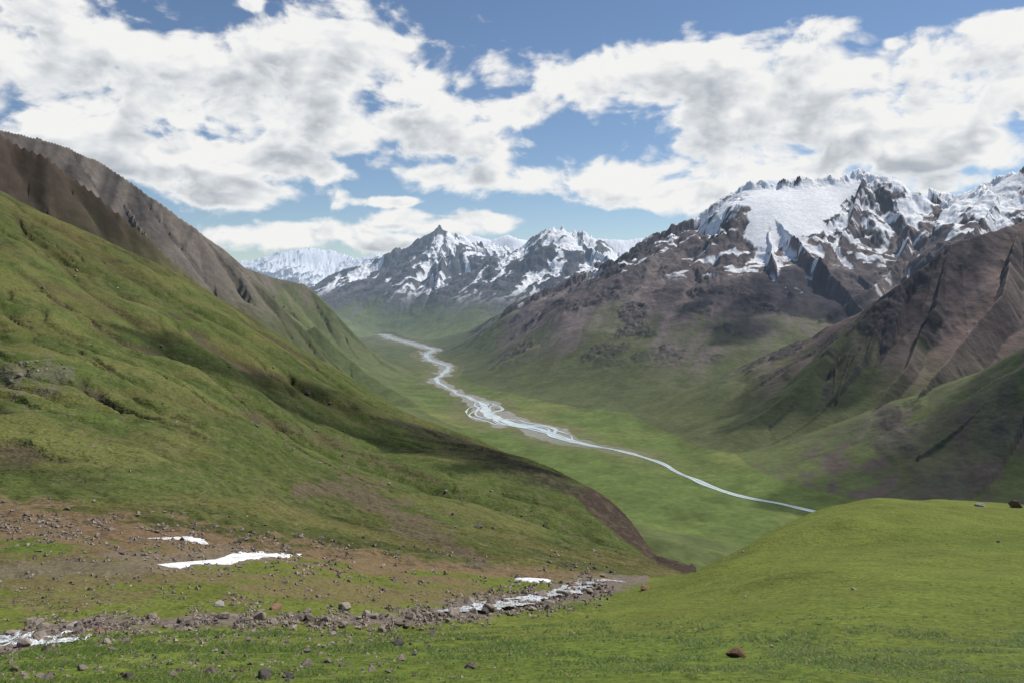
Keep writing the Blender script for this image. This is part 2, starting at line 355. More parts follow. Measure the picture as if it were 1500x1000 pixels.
grn=lambda: V(0.078,0.096,0.035)*(0.7+0.6*lo[...,None])
def blend(a,b_,t): return a+(b_-a)*t[...,None]
rA_=rock((0.065,0.046,0.034),(0.15,0.108,0.080),strk); rA_=blend(rA_,grn(),ss(0.42,0.6,lo*0.5+big*0.5)*ss(230,-60,Z)*0.7)
region(2,rA_)
rB_=rock((0.070,0.062,0.058),(0.165,0.140,0.122),strk); rB_=blend(rB_,grn(),ss(120,-200,alt)*0.85); region(3,rB_)
rC_=rock((0.085,0.074,0.062),(0.150,0.125,0.100),strk); rC_=blend(rC_,grn()*1.2,ss(140,-120,alt+(strk-0.5)*200-fan*120)*0.85); region(4,rC_)
rE_=rock((0.042,0.044,0.052),(0.115,0.112,0.115),strk); rE_=blend(rE_,grn()*1.5,ss(-60,-330,alt+(strk-.5)*150)*0.9)
for k in (5,6,7,8): region(k,rE_)
rG_=rock((0.060,0.050,0.055),(0.165,0.132,0.127),strk*0.7+lo*0.3); rG_=blend(rG_,rock((0.165,0.135,0.128),(0.205,0.17,0.155),strk),fan*0.65*ss(400,100,Z))
rG_=blend(rG_,grn(),ss(-150,-420,alt+(strk-0.5)*200-fan*140)*0.9)
rG_=blend(rG_,rock((0.036,0.033,0.036),(0.07,0.062,0.063),strk),OC*0.7); region(9,rG_)
rH_=rock((0.090,0.064,0.060),(0.19,0.142,0.125),strk*0.75+lo*0.25); rH_=blend(rH_,rock((0.19,0.138,0.115),(0.23,0.18,0.155),strk),fan*0.7)
rH_=blend(rH_,grn(),ss(-80,-360,alt+(strk-0.5)*250-fan*160)*0.9)
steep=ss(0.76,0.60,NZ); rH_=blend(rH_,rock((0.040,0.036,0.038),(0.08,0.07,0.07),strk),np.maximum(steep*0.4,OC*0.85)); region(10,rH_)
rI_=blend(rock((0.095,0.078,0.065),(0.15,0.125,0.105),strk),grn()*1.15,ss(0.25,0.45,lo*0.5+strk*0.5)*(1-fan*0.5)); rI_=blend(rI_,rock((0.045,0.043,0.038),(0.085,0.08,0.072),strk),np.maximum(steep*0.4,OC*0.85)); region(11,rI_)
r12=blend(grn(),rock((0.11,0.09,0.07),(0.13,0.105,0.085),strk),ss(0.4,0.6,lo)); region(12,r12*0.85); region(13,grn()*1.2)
# snow
st2=vn(SA/80+3+WV*2,DA/1300+6)*0.45+vn(SA/34+1+WV*3,DA/700+2)*0.35+vn(SA/15+1+WV*4,DA/400+2)*0.2
gul=FA*0.4+(0.5-EN)*0.6+(0.42-RB_)*1.5
s=(Z-420)/600+gul+(lo-0.5)*0.8+(st2-0.5)*2.0+0.22*ss(1290,1340,PX)*ss(200,420,Z)
snow=ss(0.50,0.60,s)*((RID==9))
s=(Z-450)/1900+gul*1.1+(lo-0.5)*0.4+(st2-0.5)*2.6
s=s-0.05*(RID==7)+0.0*(RID==8)
snow=np.maximum(snow,ss(0.26,0.38,s)*((RID==7)|(RID==8))*ss(-200,50,Z))
s=(Z-350)/700+gul*1.3+(lo-.5)+(st2-.5)*1.2
snow=np.maximum(snow,ss(0.0,0.25,s)*((RID==5)))
snow=np.maximum(snow,ss(0.0,0.3,(Z-400)/400+gul+(lo-.5)+0.2)*(RID==6))
snow=np.maximum(snow,SF)
s=ss(0.65,0.69,fbm(Xg/200+9,Yg/60,4))*ss(20,120,Z)*((RID==9))
snow=np.maximum(snow,s)
mixc(snow,(0.80,0.81,0.84))
print('colour',time.time()-T0)

# ------------------------------------------------------------------ materials
def mat(name): 
    m=bpy.data.materials.new(name); m.use_nodes=True; m.node_tree.nodes.clear(); return m,m.node_tree
def nd(nt,t,**k):
    n=nt.nodes.new(t)
    for a,b in k.items(): setattr(n,a,b)
    return n
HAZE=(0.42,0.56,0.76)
def haze_out(nt,shader):  # haze painted into the surface: blue emission mixed in by distance from origin
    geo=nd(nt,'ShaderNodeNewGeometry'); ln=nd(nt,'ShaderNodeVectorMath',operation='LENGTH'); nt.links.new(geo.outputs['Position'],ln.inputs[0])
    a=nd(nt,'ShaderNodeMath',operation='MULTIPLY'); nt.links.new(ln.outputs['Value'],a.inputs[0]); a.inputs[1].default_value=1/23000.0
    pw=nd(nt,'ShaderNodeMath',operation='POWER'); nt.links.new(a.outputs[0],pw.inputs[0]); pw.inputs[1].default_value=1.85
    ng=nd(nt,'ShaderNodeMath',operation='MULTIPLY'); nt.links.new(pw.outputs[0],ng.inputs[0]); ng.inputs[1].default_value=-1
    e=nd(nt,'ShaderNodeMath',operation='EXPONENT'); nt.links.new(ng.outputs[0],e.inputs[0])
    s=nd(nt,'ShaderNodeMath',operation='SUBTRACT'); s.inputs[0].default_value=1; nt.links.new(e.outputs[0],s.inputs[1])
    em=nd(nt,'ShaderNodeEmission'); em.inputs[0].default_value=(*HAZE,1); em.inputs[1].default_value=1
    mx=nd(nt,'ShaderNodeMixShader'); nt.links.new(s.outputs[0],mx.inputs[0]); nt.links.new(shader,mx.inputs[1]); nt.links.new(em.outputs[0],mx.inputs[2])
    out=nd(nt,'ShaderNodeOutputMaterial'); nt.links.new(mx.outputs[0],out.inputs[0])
def noise(nt,scale,detail=6,rough=0.6,vec=None):
    n=nd(nt,'ShaderNodeTexNoise'); n.inputs['Scale'].default_value=scale; n.inputs['Detail'].default_value=detail; n.inputs['Roughness'].default_value=rough
    if vec is not None: nt.links.new(vec,n.inputs['Vector'])
    return n
def terrain_mat(name,s1,s2,bd,bs,lo_,hi_):
    m,nt=mat(name); geo=nd(nt,'ShaderNodeNewGeometry')
    at=nd(nt,'ShaderNodeAttribute',attribute_name='Col')
    n1=noise(nt,s1,5,0.65,geo.outputs['Position']); n2=noise(nt,s2,3,0.6,geo.outputs['Position'])
    r=nd(nt,'ShaderNodeMapRange'); nt.links.new(n1.outputs[0],r.inputs[0]); r.inputs[1].default_value=0.3; r.inputs[2].default_value=0.7; r.inputs[3].default_value=lo_; r.inputs[4].default_value=hi_
    vm=nd(nt,'ShaderNodeVectorMath',operation='SCALE'); nt.links.new(at.outputs['Color'],vm.inputs[0]); nt.links.new(r.outputs[0],vm.inputs['Scale'])
    b1=nd(nt,'ShaderNodeBump'); b1.inputs['Strength'].default_value=bs; b1.inputs['Distance'].default_value=bd; nt.links.new(n1.outputs[0],b1.inputs['Height'])
    b2=nd(nt,'ShaderNodeBump'); b2.inputs['Strength'].default_value=bs; b2.inputs['Distance'].default_value=bd*5; nt.links.new(n2.outputs[0],b2.inputs['Height']); nt.links.new(b1.outputs[0],b2.inputs['Normal'])
    p=nd(nt,'ShaderNodeBsdfPrincipled'); p.inputs['Roughness'].default_value=0.95; p.inputs['Specular IOR Level'].default_value=0.1
    nt.links.new(vm.outputs[0],p.inputs['Base Color']); nt.links.new(b2.outputs[0],p.inputs['Normal'])
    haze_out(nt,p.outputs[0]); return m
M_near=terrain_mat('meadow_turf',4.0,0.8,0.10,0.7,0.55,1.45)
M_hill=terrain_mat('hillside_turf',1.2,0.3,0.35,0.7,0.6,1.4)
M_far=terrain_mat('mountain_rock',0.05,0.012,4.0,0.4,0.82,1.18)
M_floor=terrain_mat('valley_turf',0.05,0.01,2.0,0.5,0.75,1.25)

# ------------------------------------------------------------------ terrain objects
idx=np.arange(NR*NC,dtype=np.int32).reshape(NR,NC)
co=np.stack([Xg,Yg,Z],-1).reshape(-1,3); cc=np.concatenate([C,np.ones((NR,NC,1),f32)],-1).reshape(-1,4)
R2=RID.copy().astype(np.int16); R2[hill]=20
quads=np.stack([idx[:-1,:-1],idx[:-1,1:],idx[1:,1:],idx[1:,:-1]],-1).reshape(-1,4)
fr=R2[:-1,:-1].reshape(-1)
def meshobj(name,verts,quads,colr,m,smooth=True):
    me=bpy.data.meshes.new(name); k=quads.shape[1]
    me.vertices.add(len(verts)); me.vertices.foreach_set('co',verts.astype(f32).ravel())
    me.loops.add(quads.size); me.loops.foreach_set('vertex_index',quads.astype(np.int32).ravel())
    me.polygons.add(len(quads)); me.polygons.foreach_set('loop_start',np.arange(0,quads.size,k,dtype=np.int32))
    me.polygons.foreach_set('use_smooth',np.full(len(quads),smooth,bool))
    me.update(calc_edges=True)
    if colr is not None:
        ca_=me.color_attributes.new('Col','FLOAT_COLOR','POINT'); ca_.data.foreach_set('color',colr.astype(f32).ravel())
    me.materials.append(m); o=bpy.data.objects.new(name,me); col.objects.link(o); return o
def tag(o,label,cat,kind=None,group=None):
    o['label']=label; o['category']=cat
    if kind: o['kind']=kind
    if group: o['group']=group
    return o
REG=[((1,),'meadow','bright green foreground meadow and rounded mound on the right','meadow',M_near),
 ((20,),'hillside','long green hillside sloping down from the left edge above the stream','hillside',M_hill),
 ((0,),'valley_floor','flat green valley floor with pale gravel along the winding river','valley',M_floor),
 ((2,),'rocky_ridge','brown craggy ridge directly above the green hillside on the left','ridge',M_far),
 ((3,),'stony_ridge','grey stony ridge behind the brown ridge on the left','ridge',M_far),
 ((4,),'grassy_ridge','hazy ridge with a pale green tail reaching the far river bend','ridge',M_far),
 ((5,),'distant_mountains','farthest snowy mountains on the horizon at the head of the valley','mountains',M_far),
 ((6,),'snowfield_mountains','white snow covered mountains just showing behind the two dark peaks','mountains',M_far),
 ((7,),'mountain','left one of the two dark pointed peaks in the middle distance','mountain',M_far),
 ((8,),'mountain','right one of the two dark pointed peaks in the middle distance','mountain',M_far),
 ((9,),'mountain_range','high snow capped mountain range on the right with a broad smooth snowfield','mountains',M_far),
 ((10,),'mountain_spur','reddish brown rocky spur descending from the right edge to the river','mountain',M_far),
 ((11,),'foothill','dark green craggy foothill at the right edge behind the mound','hill',M_far),
 ((12,),'moraine','low brown hummocks on the right bank of the far river','hill',M_far),
 ((13,),'river_terrace','low green rises on the left bank between hillside and river','hill',M_far)]
for ids,name,label,cat,m in REG:
    fm=np.isin(fr,ids)
    if fm.sum()<10: continue
    q=quads[fm]; u=np.zeros(NR*NC,bool); u[q.ravel()]=True; remap=np.cumsum(u)-1
    o=meshobj(name,co[u],remap[q],cc[u],m); tag(o,label,cat,'structure')
print('mesh',time.time()-T0)

# ------------------------------------------------------------------ helpers on the ground
step=cols[1]-cols[0]; Gz=(Z/Yg); rs_=int(np.searchsorted(rows,200)); GzS=Gz.copy(); GzS[:rs_]=blur(blur(Gz[:rs_],5,5),5,5)
def hit(px,py,G=None):
    G=Gz if G is None else G
    c=int(np.clip(round((px-px0)/step),0,NC-1)); g=(HY-py)/FP; colg=G[:,c]
    ok=colg[8:]>=g; r=int(np.argmax(ok))+8
    if not ok.any(): r=400
    a,b=colg[r-1],colg[r]; t=float(np.clip((g-a)/(b-a+1e-9),0,1)); Y=rows[r-1]+(rows[r]-rows[r-1])*t
    return Vector(((px-750)/FP*Y,Y,g*Y))
def gz(x,y):
    x=np.asarray(x,float);y=np.asarray(y,float)
    c=np.clip((750+FP*x/y-px0)/step,0,NC-1.001); ci=c.astype(int); cf=c-ci
    r=np.clip(np.searchsorted(rows,y)-1,0,NR-2); rfr=(y-rows[r])/(rows[r+1]-rows[r])
    return (Z[r,ci]*(1-cf)+Z[r,ci+1]*cf)*(1-rfr)+(Z[r+1,ci]*(1-cf)+Z[r+1,ci+1]*cf)*rfr

# water
def water_mat(name,base,rough,bscale,bd,dark=0.6,p0=0.35,p1=0.6):
    m,nt=mat(name); geo=nd(nt,'ShaderNodeNewGeometry'); n=noise(nt,bscale,6,0.65,geo.outputs['Position'])
    b=nd(nt,'ShaderNodeBump'); b.inputs['Strength'].default_value=0.5; b.inputs['Distance'].default_value=bd; nt.links.new(n.outputs[0],b.inputs['Height'])
    cr=nd(nt,'ShaderNodeValToRGB'); cr.color_ramp.elements[0].color=(*[c*dark for c in base],1); cr.color_ramp.elements[1].color=(*base,1); cr.color_ramp.elements[0].position=p0; cr.color_ramp.elements[1].position=p1
    nt.links.new(n.outputs[0],cr.inputs[0])
    p=nd(nt,'ShaderNodeBsdfPrincipled'); p.inputs['Roughness'].default_value=rough; nt.links.new(cr.outputs[0],p.inputs['Base Color']); nt.links.new(b.outputs[0],p.inputs['Normal'])
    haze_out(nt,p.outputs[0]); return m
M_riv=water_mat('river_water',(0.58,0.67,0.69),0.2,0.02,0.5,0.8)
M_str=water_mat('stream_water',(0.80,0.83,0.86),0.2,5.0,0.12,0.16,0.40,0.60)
def ribbon(cent,wid,zf):
    d=np.gradient(cent,axis=0); nrm=np.stack([-d[:,1],d[:,0]],1)/(np.hypot(d[:,0],d[:,1])[:,None]+1e-6)
    K=5; V_=[];
    for i in range(K):
        o=cent+nrm*(wid*(i/(K-1)*2-1))[:,None]; V_.append(np.column_stack([o,zf(o)]))
    V_=np.stack(V_,1); N=len(cent); ii=np.arange(N*K).reshape(N,K)
    q=np.stack([ii[:-1,:-1],ii[:-1,1:],ii[1:,1:],ii[1:,:-1]],-1).reshape(-1,4)
    return V_.reshape(-1,3),q
cen=rc[:,:2]; wv=rc[:,2]; L=np.concatenate([[0],np.cumsum(np.hypot(*np.diff(cen,axis=0).T))])
wn=lambda s,o: vn(np.asarray(s),np.full(len(s),o,float))
parts=[]; 
flat=lambda o: np.full(len(o),FL+0.8)
parts.append(ribbon(cen,wv*(0.25+0.6*wn(L/80,3.3)),flat))
d=np.gradient(cen,axis=0); nrm=np.stack([-d[:,1],d[:,0]],1)/np.hypot(d[:,0],d[:,1])[:,None]
br=ss(20,30,wv)
for j in range(6):
    off=(wn(L/170,7.7+j*9.1)*2-1)*wv*2.5*br
    parts.append(ribbon(cen+nrm*off[:,None],wv*0.17*br*wn(L/60,4.4+j)+0.3,lambda o,j=j: np.full(len(o),FL+0.9+0.1*j)))
vs=[];qs=[];k=0
for v,q in parts: vs.append(v);qs.append(q+k);k+=len(v)
tag(meshobj('river',np.concatenate(vs),np.concatenate(qs),None,M_riv),'pale glacial river braiding down the middle of the valley','river','structure')
def sm1(a,r=3):
    k_=np.ones(2*r+1)/(2*r+1); return np.stack([np.convolve(np.pad(a[:,i],r,mode='edge'),k_,'valid') for i in range(a.shape[1])],1)
def streams(label,lst):
    V_=[];Q_=[]
    for pts,sd,wm,lift in lst:
        P2=catmull(np.array(pts,float),24); H_=np.array([tuple(hit(p[0],p[1],GzS)) for p in P2]); H_=sm1(H_,5)
        ii=np.arange(len(P2)); wid=P2[:,2]*wm*np.clip(0.35+1.1*wn(ii*0.45,sd),0.3,1.6)
        zz=H_[:,2]
        d_=np.gradient(H_[:,:2],axis=0); nn_=np.stack([-d_[:,1],d_[:,0]],1)/(np.hypot(d_[:,0],d_[:,1])[:,None]+1e-6)
        off=(wn(ii*0.14,sd+5)-0.5)*1.2
        c2=H_[:,:2]+nn_*off[:,None]
        v=[]
        for kk in range(5):
            o=c2+nn_*(wid*(kk/2-1))[:,None]; v.append(np.column_stack([o,zz+lift+(wn(ii*1.3+kk*3,sd+1)-0.5)*0.10]))
        v=np.stack(v,1).reshape(-1,3); N=len(P2); jj=np.arange(N*5).reshape(N,5)
        q=np.stack([jj[:-1,:-1],jj[:-1,1:],jj[1:,1:],jj[1:,:-1]],-1).reshape(-1,4)
        Q_.append(q+len(V_)); V_+=[tuple(a) for a in v]
    return tag(meshobj('stream',np.array(V_),np.concatenate(Q_),None,M_str),label,'stream','structure')
streams('white tumbling stream between boulders below the hillside',[([(660,900,3),(700,893,5),(740,888,4),(775,883,5),(810,874,4),(840,866,5),(850,856,5),(880,852,4),(910,852,3)],2.2,0.20,0.22),([(690,889,2),(730,882,2.5),(770,876,2),(800,868,2),(835,858,2),(850,848,2)],5.7,0.18,0.16)])
streams('white stream at the lower left edge of the meadow',[([(-60,950,5),(0,949,5),(40,946,4),(90,941,3),(135,938,1)],9.3,0.08,0.14),([(-60,940,2),(10,938,3),(60,934,2),(110,930,1)],4.3,0.05,0.10)])

def snowmat():
    m,nt=mat('old_snow'); geo=nd(nt,'ShaderNodeNewGeometry'); n=noise(nt,0.9,8,0.7,geo.outputs['Position'])
    cr=nd(nt,'ShaderNodeValToRGB'); cr.color_ramp.elements[0].color=(0.42,0.39,0.35,1); cr.color_ramp.elements[1].color=(0.72,0.73,0.75,1); cr.color_ramp.elements[0].position=0.34; cr.color_ramp.elements[1].position=0.5
    nt.links.new(n.outputs[0],cr.inputs[0]); b=nd(nt,'ShaderNodeBump'); b.inputs['Distance'].default_value=0.1; b.inputs['Strength'].default_value=0.4; nt.links.new(n.outputs[0],b.inputs['Height'])
    p=nd(nt,'ShaderNodeBsdfPrincipled'); p.inputs['Roughness'].default_value=0.8; nt.links.new(cr.outputs[0],p.inputs['Base Color']); nt.links.new(b.outputs[0],p.inputs['Normal'])
    o=nd(nt,'ShaderNodeOutputMaterial'); nt.links.new(p.outputs[0],o.inputs[0]); return m
M_snow=snowmat()
def snowpatch(poly,label,th=0.2):
    pl=np.array(poly,float); c=pl.mean(0); NA=96; NRn=14
    Pc=catmull(np.vstack([pl,pl[:1]]),max(2,NA//len(pl)))[:-1]; NA=len(Pc)
    vs=[]; h=hit(*c,GzS); vs.append((h.x,h.y,h.z+th))
    for r in range(1,NRn+1):
        t=r/NRn
        for i in range(NA):
            j=1+0.7*(fbm(np.array([i*0.75]),np.array([c[0]*0.1]),3)[0]-0.55)*t
            p=c+(Pc[i]-c)*t*j; hh_=hit(p[0],p[1],GzS); vs.append((hh_.x,hh_.y,hh_.z+th*math.sqrt(max(0,1-t**4))-(0.15 if r==NRn else 0)))
    fs=[(0,1+i,1+(i+1)%NA) for i in range(NA)]
    for r in range(NRn-1):
        for i in range(NA):
            a=1+r*NA+i; b=1+r*NA+(i+1)%NA; fs.append((a,a+NA,b+NA,b))
    me=bpy.data.meshes.new('snow_patch'); me.from_pydata(vs,[],fs); me.materials.append(M_snow)
    for p in me.polygons: p.use_smooth=True
    bm=bmesh.new(); bm.from_mesh(me); bmesh.ops.recalc_face_normals(bm,faces=bm.faces); bm.to_mesh(me); bm.free()
    o=bpy.data.objects.new('snow_patch',me); col.objects.link(o); tag(o,label,'snow')
snowpatch([(198,831),(240,828),(290,825),(325,817),(348,809),(385,807),(435,811),(428,814),(385,818),(345,824),(300,828),(250,832)],'largest white snow patch lying in the brown gully on the left',0.16)
snowpatch([(213,789),(245,787),(280,786),(305,793),(290,795),(255,791)],'small thin snow patch just above the largest snow patch',0.14)
snowpatch([(752,848),(770,847),(800,849),(806,852),(785,853),(765,851)],'small isolated snow patch beside the stream in the centre',0.25)
print('water',time.time()-T0)

# ------------------------------------------------------------------ rocks
def rockmat(name,a,b):
    m,nt=mat(name); tc=nd(nt,'ShaderNodeTexCoord'); oi=nd(nt,'ShaderNodeObjectInfo'); n=noise(nt,4,8,0.7,tc.outputs['Object'])
    ad=nd(nt,'ShaderNodeMath',operation='MULTIPLY_ADD'); nt.links.new(oi.outputs['Random'],ad.inputs[0]); ad.inputs[1].default_value=0.4; nt.links.new(n.outputs[0],ad.inputs[2])
    cr=nd(nt,'ShaderNodeValToRGB'); cr.color_ramp.elements[0].color=(*a,1); cr.color_ramp.elements[1].color=(*b,1); cr.color_ramp.elements[0].position=0.4; cr.color_ramp.elements[1].position=0.95
    nt.links.new(ad.outputs[0],cr.inputs[0]); bp=nd(nt,'ShaderNodeBump'); bp.inputs['Distance'].default_value=0.08; bp.inputs['Strength'].default_value=0.8; nt.links.new(n.outputs[0],bp.inputs['Height'])
    p=nd(nt,'ShaderNodeBsdfPrincipled'); p.inputs['Roughness'].default_value=0.85; nt.links.new(cr.outputs[0],p.inputs['Base Color']); nt.links.new(bp.outputs[0],p.inputs['Normal'])
    o=nd(nt,'ShaderNodeOutputMaterial'); nt.links.new(p.outputs[0],o.inputs[0]); return m
M_rk=rockmat('weathered_stone',(0.085,0.065,0.052),(0.32,0.26,0.215)); M_dk=rockmat('dark_stone',(0.03,0.028,0.025),(0.09,0.08,0.07)); M_rd=rockmat('red_stone',(0.12,0.06,0.035),(0.24,0.13,0.08)); M_pl=rockmat('pale_stone',(0.2,0.18,0.16),(0.4,0.37,0.33))
def gravmat():
    m,nt=mat('gravel_stone'); geo=nd(nt,'ShaderNodeNewGeometry'); n=noise(nt,2.3,2,0.5,geo.outputs['Position'])
    cr=nd(nt,'ShaderNodeValToRGB'); cr.color_ramp.elements[0].color=(0.06,0.048,0.04,1); cr.color_ramp.elements[1].color=(0.32,0.26,0.21,1); cr.color_ramp.elements[0].position=0.32; cr.color_ramp.elements[1].position=0.66
    nt.links.new(n.outputs[0],cr.inputs[0]); p=nd(nt,'ShaderNodeBsdfPrincipled'); p.inputs['Roughness'].default_value=0.9; nt.links.new(cr.outputs[0],p.inputs['Base Color'])
    o=nd(nt,'ShaderNodeOutputMaterial'); nt.links.new(p.outputs[0],o.inputs[0]); return m
M_gv=gravmat()
def rockmesh(i,m):
    r=random.Random(100+i); bm=bmesh.new()
    sx,sy,sz=r.uniform(0.42,0.6),r.uniform(0.36,0.55),r.uniform(0.24,0.45)
    for k in range(18):
        v=Vector((r.gauss(0,1),r.gauss(0,1),r.gauss(0,1))).normalized()*r.uniform(0.78,1.1); bm.verts.new((v.x*sx,v.y*sy,v.z*sz+sz*0.55))
    g=bmesh.ops.convex_hull(bm,input=bm.verts); bmesh.ops.delete(bm,geom=[e for e in g['geom_interior'] if isinstance(e,bmesh.types.BMVert)],context='VERTS')
    bmesh.ops.bevel(bm,geom=bm.edges[:],offset=0.02,segments=1,affect='EDGES',profile=0.5)
    me=bpy.data.meshes.new('boulder'); bm.to_mesh(me); bm.free(); me.materials.append(m); return me
RM=[rockmesh(i,M_rk) for i in range(14)]
nrock=0
def rock(px,py,size,label,me,group=None,sink=0.1,cat='rock'):
    global nrock
    h=hit(px,py); s=size*h.y/FP
    o=bpy.data.objects.new('boulder',me); o.location=(h.x,h.y,h.z-s*sink); o.scale=(s,s,s*random.uniform(0.8,1.1)); o.rotation_euler=(random.uniform(-.3,.3),random.uniform(-.3,.3),random.uniform(0,6.28))
    col.objects.link(o); tag(o,label,cat,None,group); nrock+=1
for i,(px,py,s,l,m) in enumerate([(582,944,26,'dark angular rock in the middle of the foreground grass',M_dk),(1076,962,30,'reddish brown rock in the right foreground grass',M_rd),(699,772,17,'lone dark boulder on the green slope above the stream',M_dk),
  (402,892,24,'large brown boulder in the stony strip below the largest snow patch',M_rd),(945,863,18,'reddish boulder at the foot of the green mound',M_rd),(1490,743,20,'reddish boulder on top of the mound at the right edge',M_rd),
  (1437,741,18,'pale boulder on top of the mound near the right edge',M_pl),(108,916,26,'pale boulder above the stream on the far left',M_pl),(388,992,26,'dark boulder at the bottom edge left of centre',M_dk),(420,992,26,'second dark boulder at the bottom edge beside its twin',M_dk),
  (145,924,22,'brown boulder right of the pale boulder on the far left',M_rd),(840,860,20,'red brown boulder standing at the bend of the tumbling stream',M_rd),(376,624,12,'lone dark boulder halfway up the green hillside',M_dk),(690,978,22,'grey rock at the bottom edge in the centre',M_rk),(322,888,24,'pale boulder in the stony strip left of the brown boulder',M_pl),(1183,944,10,'small dark rock alone on the lower mound',M_dk)]):
    rock(px,py,s,l,rockmesh(50+i,m))
U=random.uniform
def scatter(nn,fn,size,label,group):
    for i in range(nn):
        px,py=fn(); s=size[0]+(size[1]-size[0])*random.random()**2.0; rock(px,py,s,label,random.choice(RM),group)
def bandc(px): return float(sbc(px))
def fa1():
    px=U(-40,900); return px,bandc(px)+random.gauss(0,10)
def fa2():
    px=U(0,780)*random.random()**0.25; return px,U(925,998)
def fa3():
    px=U(0,420); return px,np.interp(px,[0,420],[765,815])+random.gauss(0,16)
def fa4():
    px=U(20,800); cr=np.interp(px,[0,330,640,850],[290,455,645,725]); return px,U(cr+40,780)
def fa5(): return U(960,1490),U(790,990)
def fa6(): return U(0,95),U(525,568)
scatter(105,fa1,(8,25),'grey brown boulder in the stony strip along the stream','boulders along the stream')
scatter(66,fa2,(8,24),'small stone scattered on the lower left foreground grass','stones on the foreground grass')
scatter(40,fa3,(5,13),'stone lying on the bare brown earth around the snow patch','stones on the bare earth')
scatter(30,fa4,(3,9),'small stone scattered on the green left hillside','stones on the hillside')
scatter(20,fa5,(3,10),'small stone scattered on the green mound','stones on the mound')
scatter(18,fa6,(4,11),'pale stone in the outcrop on the hillside at the left edge','stones of the hillside outcrop')
# gravel stuff
N=20000; tot=[];tf=[]
base=np.array([(1,0,0),(-1,0,0),(0,1,0),(0,-1,0),(0,0,1),(0,0,-1)],float); bf=np.array([(0,2,4),(2,1,4),(1,3,4),(3,0,4),(2,0,5),(1,2,5),(3,1,5),(0,3,5)])
for i in range(N):
    r=random.random()
    if r<0.52: px,py=fa1(); py+=random.gauss(0,8)
    elif r<0.68: px,py=fa3(); px=px*U(1,1.5)
    elif r<0.80: px,py=fa2()
    elif r<0.99: px,py=U(-20,880),U(805,895)
    else: px,py=fa4()
    if float(vn(np.array([px/22.0]),np.array([py/9.0]))[0])<(0.42 if r<0.80 else 0.55): continue
    h=hit(px,py)
    if h.y>200 and r<0.94: continue
    s=(0.7+4.0*random.random()**2.5)*h.y/FP
    v=base*(rng.uniform(0.6,1.3,(6,3)))*s*np.array([1,0.9,0.65])+rng.normal(0,0.15*s,(6,3)); a=U(0,6.28); ca1,sa1=math.cos(a),math.sin(a)
    v=np.column_stack([v[:,0]*ca1-v[:,1]*sa1,v[:,0]*sa1+v[:,1]*ca1,v[:,2]])+np.array([h.x,h.y,h.z+s*0.2])
    tf.append(bf+6*len(tot)); tot.append(v)
o=meshobj('gravel',np.concatenate(tot),np.concatenate(tf),None,M_gv,False); tag(o,'loose gravel and small stones strewn along the stream and bare ground','gravel','stuff')
# grass tufts
NT=70000
pxs=rng.uniform(-120,1620,NT); Ys=np.exp(rng.uniform(math.log(9.5),math.log(60),NT)); xs=(pxs-750)/FP*Ys
zs=gz(xs,Ys); pyy=HY-zs/Ys*FP
keep=(np.abs(pyy-sbc(pxs))>14)|(pxs>930)
clump=fbm(xs/1.2,Ys/1.2,3)
kn=ss(850,1100,pxs)*ss(980,900,pyy)
keep&=rng.random(NT)<(0.15+0.85*ss(0.45,0.62,clump))*(1-ss(18,50,Ys))*(1-0.85*kn)
xs=xs[keep];Ys=Ys[keep];zs=zs[keep];clump=clump[keep]; NT=len(xs); B=5
vs=np.zeros((NT,B,3,3),f32); cl=np.zeros((NT,B,3,4),f32)
for b in range(B):
    a=rng.uniform(0,6.28,NT); hh_=(rng.uniform(0.010,0.024,NT)+0.035*ss(0.55,0.75,clump))*np.clip(Ys/18,0.8,1.2); r=rng.uniform(0,0.07,NT)*np.clip(Ys/18,0.8,2); w_=rng.uniform(0.010,0.028,NT)*np.clip(Ys/15,0.8,2.0)
    bx=xs+np.cos(a)*r; by=Ys+np.sin(a)*r; a2=a+1.57+rng.uniform(-.4,.4,NT)
    vs[:,b,0]=np.column_stack([bx-np.cos(a2)*w_,by-np.sin(a2)*w_,zs+0.002]); vs[:,b,1]=np.column_stack([bx+np.cos(a2)*w_,by+np.sin(a2)*w_,zs+0.002])
    vs[:,b,2]=np.column_stack([bx+np.cos(a)*hh_*2.4,by+np.sin(a)*hh_*2.4,zs+hh_])
    br_=rng.uniform(0.65,1.6,NT)[:,None]; yel=rng.random(NT)[:,None]<0.12
    cB=np.where(yel,V(0.19,0.175,0.07),V(0.092,0.142,0.026))*br_
    for j in range(3): cl[:,b,j,:3]=cB; cl[:,b,j,3]=1
mg,nt=mat('grass_blades'); at=nd(nt,'ShaderNodeAttribute',attribute_name='Col'); p=nd(nt,'ShaderNodeBsdfPrincipled'); p.inputs['Roughness'].default_value=0.7; p.inputs['Specular IOR Level'].default_value=0.2
nt.links.new(at.outputs['Color'],p.inputs['Base Color']); tr=nd(nt,'ShaderNodeBsdfTranslucent'); nt.links.new(at.outputs['Color'],tr.inputs[0]); mx=nd(nt,'ShaderNodeMixShader'); mx.inputs[0].default_value=0.3
nt.links.new(p.outputs[0],mx.inputs[1]); nt.links.new(tr.outputs[0],mx.inputs[2]); oo=nd(nt,'ShaderNodeOutputMaterial'); nt.links.new(mx.outputs[0],oo.inputs[0])
o=meshobj('grass',vs.reshape(-1,3),np.arange(NT*B*3).reshape(-1,3),cl.reshape(-1,4),mg,False); tag(o,'short green grass and leafy clumps covering the foreground meadow','grass','stuff')
print('scatter',time.time()-T0,'rocks',nrock)

